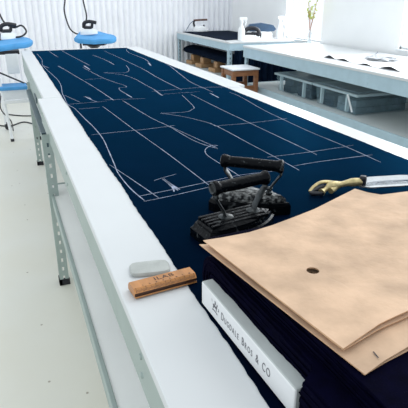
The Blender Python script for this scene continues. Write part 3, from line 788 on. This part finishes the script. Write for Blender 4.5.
# vase on the near end of the corner bench
pv = thing('bud_vase', 'slim glass vase with yellow-green sprigs in front of the window', 'vase', (3.21, 5.035, T+0.0005))
bm = new(); lathe(bm, [(0.020, 0), (0.022, 0.004), (0.022, 0.10), (0.014, 0.13), (0.016, 0.15), (0.013, 0.15), (0.011, 0.13), (0.019, 0.10), (0.019, 0.006)], 18); mb('vase', bm, M['vase'], pv, smooth=True)
random.seed(5)
bm = new(); br = []
for dx, dy, hh in ((-0.06, -0.03, 0.43), (0.05, -0.02, 0.45), (0.0, 0.02, 0.38), (-0.03, 0.03, 0.36), (0.06, 0.02, 0.35)):
    P = [(0, 0, 0.01), (dx*0.08, dy*0.08, 0.14), (dx*0.4, dy*0.4, 0.24), (dx, dy, hh)]
    tube(bm, P, 0.0028, 6); br.append(smooth_path(P, 8))
mb('stem', bm, M['stem'], pv)
bm = new()
for P in br:
    for p in P[17:]:
        for _ in range(2):
            d = Vector((random.uniform(-1, 1), random.uniform(-1, 1), random.uniform(-0.3, 0.9))).normalized()
            s = d.cross(Vector((random.uniform(-1, 1), random.uniform(-1, 1), random.uniform(-1, 1)))).normalized(); u = d.cross(s)
            L, w = random.uniform(0.026, 0.045), random.uniform(0.007, 0.012)
            ps = [p, p+d*L*0.4+s*w, p+d*L, p+d*L*0.4-s*w]
            c = p+d*L*0.45+u*0.003
            vv = [bm.verts.new(q) for q in ps]; cv = bm.verts.new(c)
            for i in range(4): bm.faces.new((vv[i], vv[(i+1) % 4], cv))
mb('leaf', bm, M['leaf'], pv)

# navy cloth roll on wooden blocks on the lower shelf
def block(label, loc, rz):
    t = thing('wooden_block', label, 'wooden block', loc, rz, 'wooden blocks under the navy roll')
    bm = new(); box(bm, -0.115, 0.115, -0.10, 0.10, 0.0, 0.05, 0.004); mb('base', bm, M['block_wood'], t)
    bm = new(); box(bm, -0.06, 0.06, -0.055, 0.055, 0.05, 0.130, 0.004); mb('post', bm, M['block_wood'], t)
for yy, lb in ((7.20, 'farthest wooden block under the navy roll below the corner bench'), (6.80, 'middle wooden block under the navy roll below the corner bench'), (6.30, 'nearest wooden block under the navy roll, behind the stool')):
    block(lb, (2.66, yy, 0.4405), rad(4))
bm = new()
tube(bm, [(2.68, 7.38, 0.632), (2.68, 7.34, 0.632), (2.68, 7.0, 0.634), (2.68, 6.4, 0.634), (2.68, 5.72, 0.634), (2.68, 5.62, 0.634)], lambda t: 0.060*min(1, 0.25+t*5), 16, flat=(1.0, 2.7, (0, 0, 1)))
tag(mb('fabric_roll', bm, M['folded'], smooth=True), 'long navy cloth roll tapering at its far end, resting on wooden blocks', 'cloth roll')

# hanging dark cloth at the bench end
bm = new(); fr, bk = [], []
for i in range(101):
    x = 2.50+(3.34-2.50)*i/100
    y = 5.475+0.014*sin(i*0.62)+0.006*sin(i*1.7)
    fr.append((x, y)); bk.append((x, y+0.008))
prism(bm, fr+bk[::-1], 0.03, 0.785)
tag(mb('hanging_cloth', bm, M['folded'], smooth=True), 'dark navy cloth hanging in folds from the end of the corner bench', 'cloth')

# stool
st = thing('wooden_stool', 'square brown wooden stool with pale painted seat by the corner bench', 'stool', (2.250, 4.79, 0), rad(0))
SH = 0.70
bm = new(); box(bm, -0.155, 0.155, -0.16, 0.16, SH-0.018, SH, 0.008); mb('seat', bm, M['stool_top'], st)
for sx in (-1, 1):
    for sy in (-1, 1):
        bm = new(); box(bm, sx*0.125-0.02, sx*0.125+0.02, sy*0.125-0.02, sy*0.125+0.02, 0, SH-0.022, 0.003); mb('leg', bm, M['stool_wood'], st)
bm = new()
for s in (-1, 1):
    box(bm, -0.105, 0.105, s*0.125-0.011, s*0.125+0.011, SH-0.075, SH-0.023, 0.002); box(bm, s*0.125-0.011, s*0.125+0.011, -0.105, 0.105, SH-0.075, SH-0.023, 0.002)
mb('apron', bm, M['stool_wood'], st)
for s in (-1, 1):
    for zz in (SH-0.21, 0.2):
        bm = new(); box(bm, -0.105, 0.105, s*0.125-0.009, s*0.125+0.009, zz, zz+0.035, 0.002); mb('rung', bm, M['stool_wood'], st)
        bm = new(); box(bm, s*0.125-0.009, s*0.125+0.009, -0.105, 0.105, zz-0.05, zz-0.015, 0.002); mb('rung', bm, M['stool_wood'], st)

# ---------------------------------------------------------------- ironing stations at the back wall
def pad_outline(L, W):
    pts = []
    for i in range(9): a = rad(-90+i*180/8); pts.append((L/2-W*0.30+W*0.30*cos(a), W*0.30*sin(a)))
    pts += [(0.0, W*0.47), (-L/2+0.05, W/2), (-L/2, W/2-0.05), (-L/2, -W/2+0.05), (-L/2+0.05, -W/2), (0.0, -W*0.47)]
    return pts
def pad(bm, o, z, th): loft(bm, [scaled(o, 0.96, z), scaled(o, 1.0, z+th*0.3), scaled(o, 1.0, z+th*0.75), scaled(o, 0.95, z+th)])
def station_iron(label, loc, rz, tilt=0):
    t = thing('steam_iron', label, 'steam iron', loc, rz, 'steam irons on the blue boards')
    t.rotation_euler[0] = rad(tilt)
    o = ring_outline(0.20, 0.11, 2.5, blunt=0.8)
    bm = new(); loft(bm, [scaled(o, 1, 0), scaled(o, 0.98, 0.035), scaled(o, 0.7, 0.06), scaled(o, 0.3, 0.066)]); mb('iron_body', bm, M['white_plastic'], t, smooth=True)
    bm = new(); box(bm, -0.055, 0.04, -0.035, 0.035, 0.060, 0.085, 0.01); tube(bm, [(-0.06, 0, 0.07), (-0.05, 0, 0.12), (0.0, 0, 0.140), (0.05, 0, 0.135), (0.095, 0, 0.125)], 0.020, 12); tube(bm, [(0.035, 0, 0.07), (0.05, 0, 0.13)], 0.016, 10)
    mb('handle', bm, M['black'], t, smooth=True)
    return t
def into(name, bm, t):
    mx = Matrix.Translation(t.location) @ t.rotation_euler.to_matrix().to_4x4()
    bm.transform(mx.inverted()); return mb(name, bm, M['black'], t, smooth=True)
# left station
ls = thing('ironing_table', 'white framed ironing table with blue top and blue lower shelf at far left', 'ironing table', (0.0, 5.72, 0))
bm = new(); pad(bm, pad_outline(0.66, 0.50), -0.025, 0.055); mb('padded_top', bm, M['blue_pad'], ls, (-0.02, 0, 0.925), (rad(9), 0, 0), smooth=True)
bm = new(); box(bm, -0.10, 0.16, -0.12, 0.16, 0.825, 0.860, 0.004); mb('top_frame', bm, M['black'], ls)['label'] = 'black frame under the blue top'
for (a, b) in (((-0.085, -0.22, 0.84), (-0.030, -0.385, 0.02)), ((0.235, -0.19, 0.85), (0.29, -0.36, 0.02)), ((-0.075, 0.16, 0.85), (-0.075, 0.30, 0.02)), ((0.235, 0.16, 0.85), (0.26, 0.30, 0.02))):
    bm = new(); cyl(bm, a, b, 0.015, 12); lg = mb('leg', bm, M['white_metal'], ls)
    bm = new(); cyl(bm, (b[0], b[1], 0.0), (b[0], b[1], 0.028), 0.018, 12); mb('foot_cap', bm, M['black'], lg)
bm = new(); box(bm, -0.085, 0.185, -0.36, -0.10, 0.505, 0.540, 0.012); mb('lower_shelf', bm, M['blue_pad'], ls)['label'] = 'blue lower shelf'
bm = new(); box(bm, -0.06, 0.22, -0.375, -0.345, 0.38, 0.41, 0.004); box(bm, -0.055, 0.18, -0.32, -0.30, 0.41, 0.503, 0.003); mb('cross_rail', bm, M['white_metal'], ls)
bm = new(); cyl(bm, (-0.09, -0.20, 0.68), (0.24, -0.15, 0.50), 0.008, 8); mb('brace', bm, M['black'], ls)['label'] = 'dark diagonal brace'
bm = new(); box(bm, 0.02, 0.14, -0.165, -0.15, 0.64, 0.835, 0.004); mb('control_box', bm, M['white_metal'], ls)
si1 = station_iron('steam iron with looped black hose on the far left blue ironing table', (0.07, 5.79, 0.9685), rad(10), 9)
bm = new()
tube(bm, [(-0.20, 5.95, 1.55), (-0.02, 5.90, 1.32), (0.02, 5.86, 1.22), (0.06, 5.84, 1.12), (0.14, 5.80, 1.07), (0.22, 5.78, 1.09), (0.26, 5.78, 1.03), (0.21, 5.78, 0.985), (0.13, 5.80, 0.975)], 0.009, 8)
into('steam_hose', bm, si1); bm = new()
tube(bm, [(-0.05, 5.72, 0.94), (-0.04, 5.72, 1.03), (-0.005, 5.72, 1.02), (-0.01, 5.72, 0.96), (0.04, 5.76, 0.945)], 0.012, 8)
into('steam_hose', bm, si1)
bm = new()
tube(bm, [(-0.25, 6.2, 0.006), (-0.05, 6.0, 0.006), (0.12, 6.15, 0.006), (0.3, 5.9, 0.006), (0.42, 6.1, 0.006), (0.34, 6.4, 0.006), (0.12, 6.5, 0.006), (-0.1, 6.7, 0.006)], 0.008, 8)
tag(mb('floor_cable', bm, M['foot']), 'dark cable snaking on the floor beneath the left ironing table', 'cable')
bm = new()
tube(bm, [(-0.12, 5.62, 0.70), (-0.07, 5.58, 0.50), (-0.10, 5.56, 0.30), (-0.02, 5.62, 0.15), (-0.01, 5.75, 0.006+0.004)], 0.006, 8)
into('power_cord', bm, ls)
cas = thing('castor', 'small black castor wheel on the floor under the left ironing table', 'castor', (-0.055, 5.85, 0))
bm = new(); lathe(bm, [(0.010, -0.014), (0.032, -0.014), (0.036, -0.008), (0.036, 0.008), (0.032, 0.014), (0.010, 0.014)], 18, mx=Matrix.Translation((0, 0, 0.036)) @ Matrix.Rotation(pi/2, 4, 'X')); mb('wheel', bm, M['black'], cas, smooth=True)
bm = new(); box(bm, -0.015, 0.015, -0.022, 0.022, 0.072, 0.085, 0.003); box(bm, -0.012, 0.012, -0.022, -0.017, 0.02, 0.072, 0.001); box(bm, -0.012, 0.012, 0.017, 0.022, 0.02, 0.072, 0.001); mb('fork', bm, M['black'], cas)

# second station behind the table end
rs_ = thing('ironing_table', 'blue pointed ironing board on a black stand behind the cutting table end', 'ironing table', (1.075, 6.32, 0), rad(-22))
bm = new(); pad(bm, pad_outline(0.47, 0.40), -0.025, 0.055); mb('padded_top', bm, M['blue_pad'], rs_, (0, 0, 0.905), (rad(11), rad(5), 0), smooth=True)
bm = new(); box(bm, -0.16, 0.10, -0.08, 0.10, 0.825, 0.862, 0.006); lathe(bm, [(0.02, 0.06), (0.03, 0.78), (0.09, 0.825)], 14, (-0.04, 0, 0)); mb('stand', bm, M['black'], rs_)
bm = new(); box(bm, -0.28, 0.22, -0.03, 0.03, 0.0, 0.06, 0.008); box(bm, -0.07, -0.01, -0.25, 0.25, 0.0, 0.055, 0.008); mb('base', bm, M['black'], rs_)
bm = new(); cyl(bm, (-0.215, 0.06, 0.03), (-0.215, 0.06, 0.90), 0.012, 10); mb('hose_rod', bm, M['black'], rs_)
si2 = station_iron('steam iron with two hanging black leads on the blue board behind the cutting table', (1.0, 6.36, 0.9545), rad(-22), 11)
bm = new()
tube(bm, [(0.80, 6.70, 1.62), (0.79, 6.66, 1.35), (0.76, 6.60, 1.20), (0.79, 6.52, 1.02), (0.85, 6.44, 0.955), (0.93, 6.40, 0.95), (1.00, 6.38, 1.0)], 0.009, 8)
into('steam_hose', bm, si2)
bm = new()
tube(bm, [(0.96, 6.62, 1.62), (0.99, 6.56, 1.30), (1.00, 6.48, 1.15), (0.965, 6.42, 1.05), (0.93, 6.40, 0.975), (0.98, 6.39, 0.955), (1.02, 6.38, 1.03)], 0.009, 8)
into('power_cord', bm, si2)

# ---------------------------------------------------------------- light, camera
w = bpy.data.worlds.new('World'); S.world = w; w.use_nodes = True
bg = w.node_tree.nodes['Background']; bg.inputs['Color'].default_value = (0.90, 0.965, 1.0, 1); bg.inputs['Strength'].default_value = 1.15
sl = bpy.data.lights.new('Sun', 'SUN'); sl.energy = 0.5; sl.angle = rad(35); sl.color = (1.0, 0.985, 0.96)
so = bpy.data.objects.new('Sun', sl); COL.objects.link(so)
d = Vector((-0.55, -0.45, -1.0)).normalized()
so.rotation_euler = d.to_track_quat('-Z', 'Y').to_euler(); so.location = (2, 3, 5)
for (y0, y1, z0, z1), en in ((W1, 38.0), (W2, 80.0)):      # daylight entering through the two windows
    al = bpy.data.lights.new('Daylight', 'AREA'); al.shape = 'RECTANGLE'; al.size = z1-z0; al.size_y = y1-y0; al.energy = en; al.color = (0.95, 0.98, 1.0)
    ao = bpy.data.objects.new('Daylight', al); COL.objects.link(ao); ao.location = (WX+0.10, (y0+y1)/2, (z0+z1)/2); ao.rotation_euler = (0, rad(90), 0)
cam = bpy.data.cameras.new('Camera'); cam.sensor_width = 36; cam.lens = 36*500/408; cam.clip_start = 0.01
co_ = bpy.data.objects.new('Camera', cam); COL.objects.link(co_)
co_.location = (0, 0, T+0.5); co_.rotation_euler = (rad(90-22.685), 0, rad(-21.182))
S.camera = co_
S.view_settings.view_transform = 'Standard'; S.view_settings.look = 'None'; S.view_settings.gamma = 1.0
S.view_settings.use_curve_mapping = False; S.view_settings.exposure = 0.0
S.cycles.use_denoising = True
S.cycles.max_bounces = 8; S.cycles.transparent_max_bounces = 16
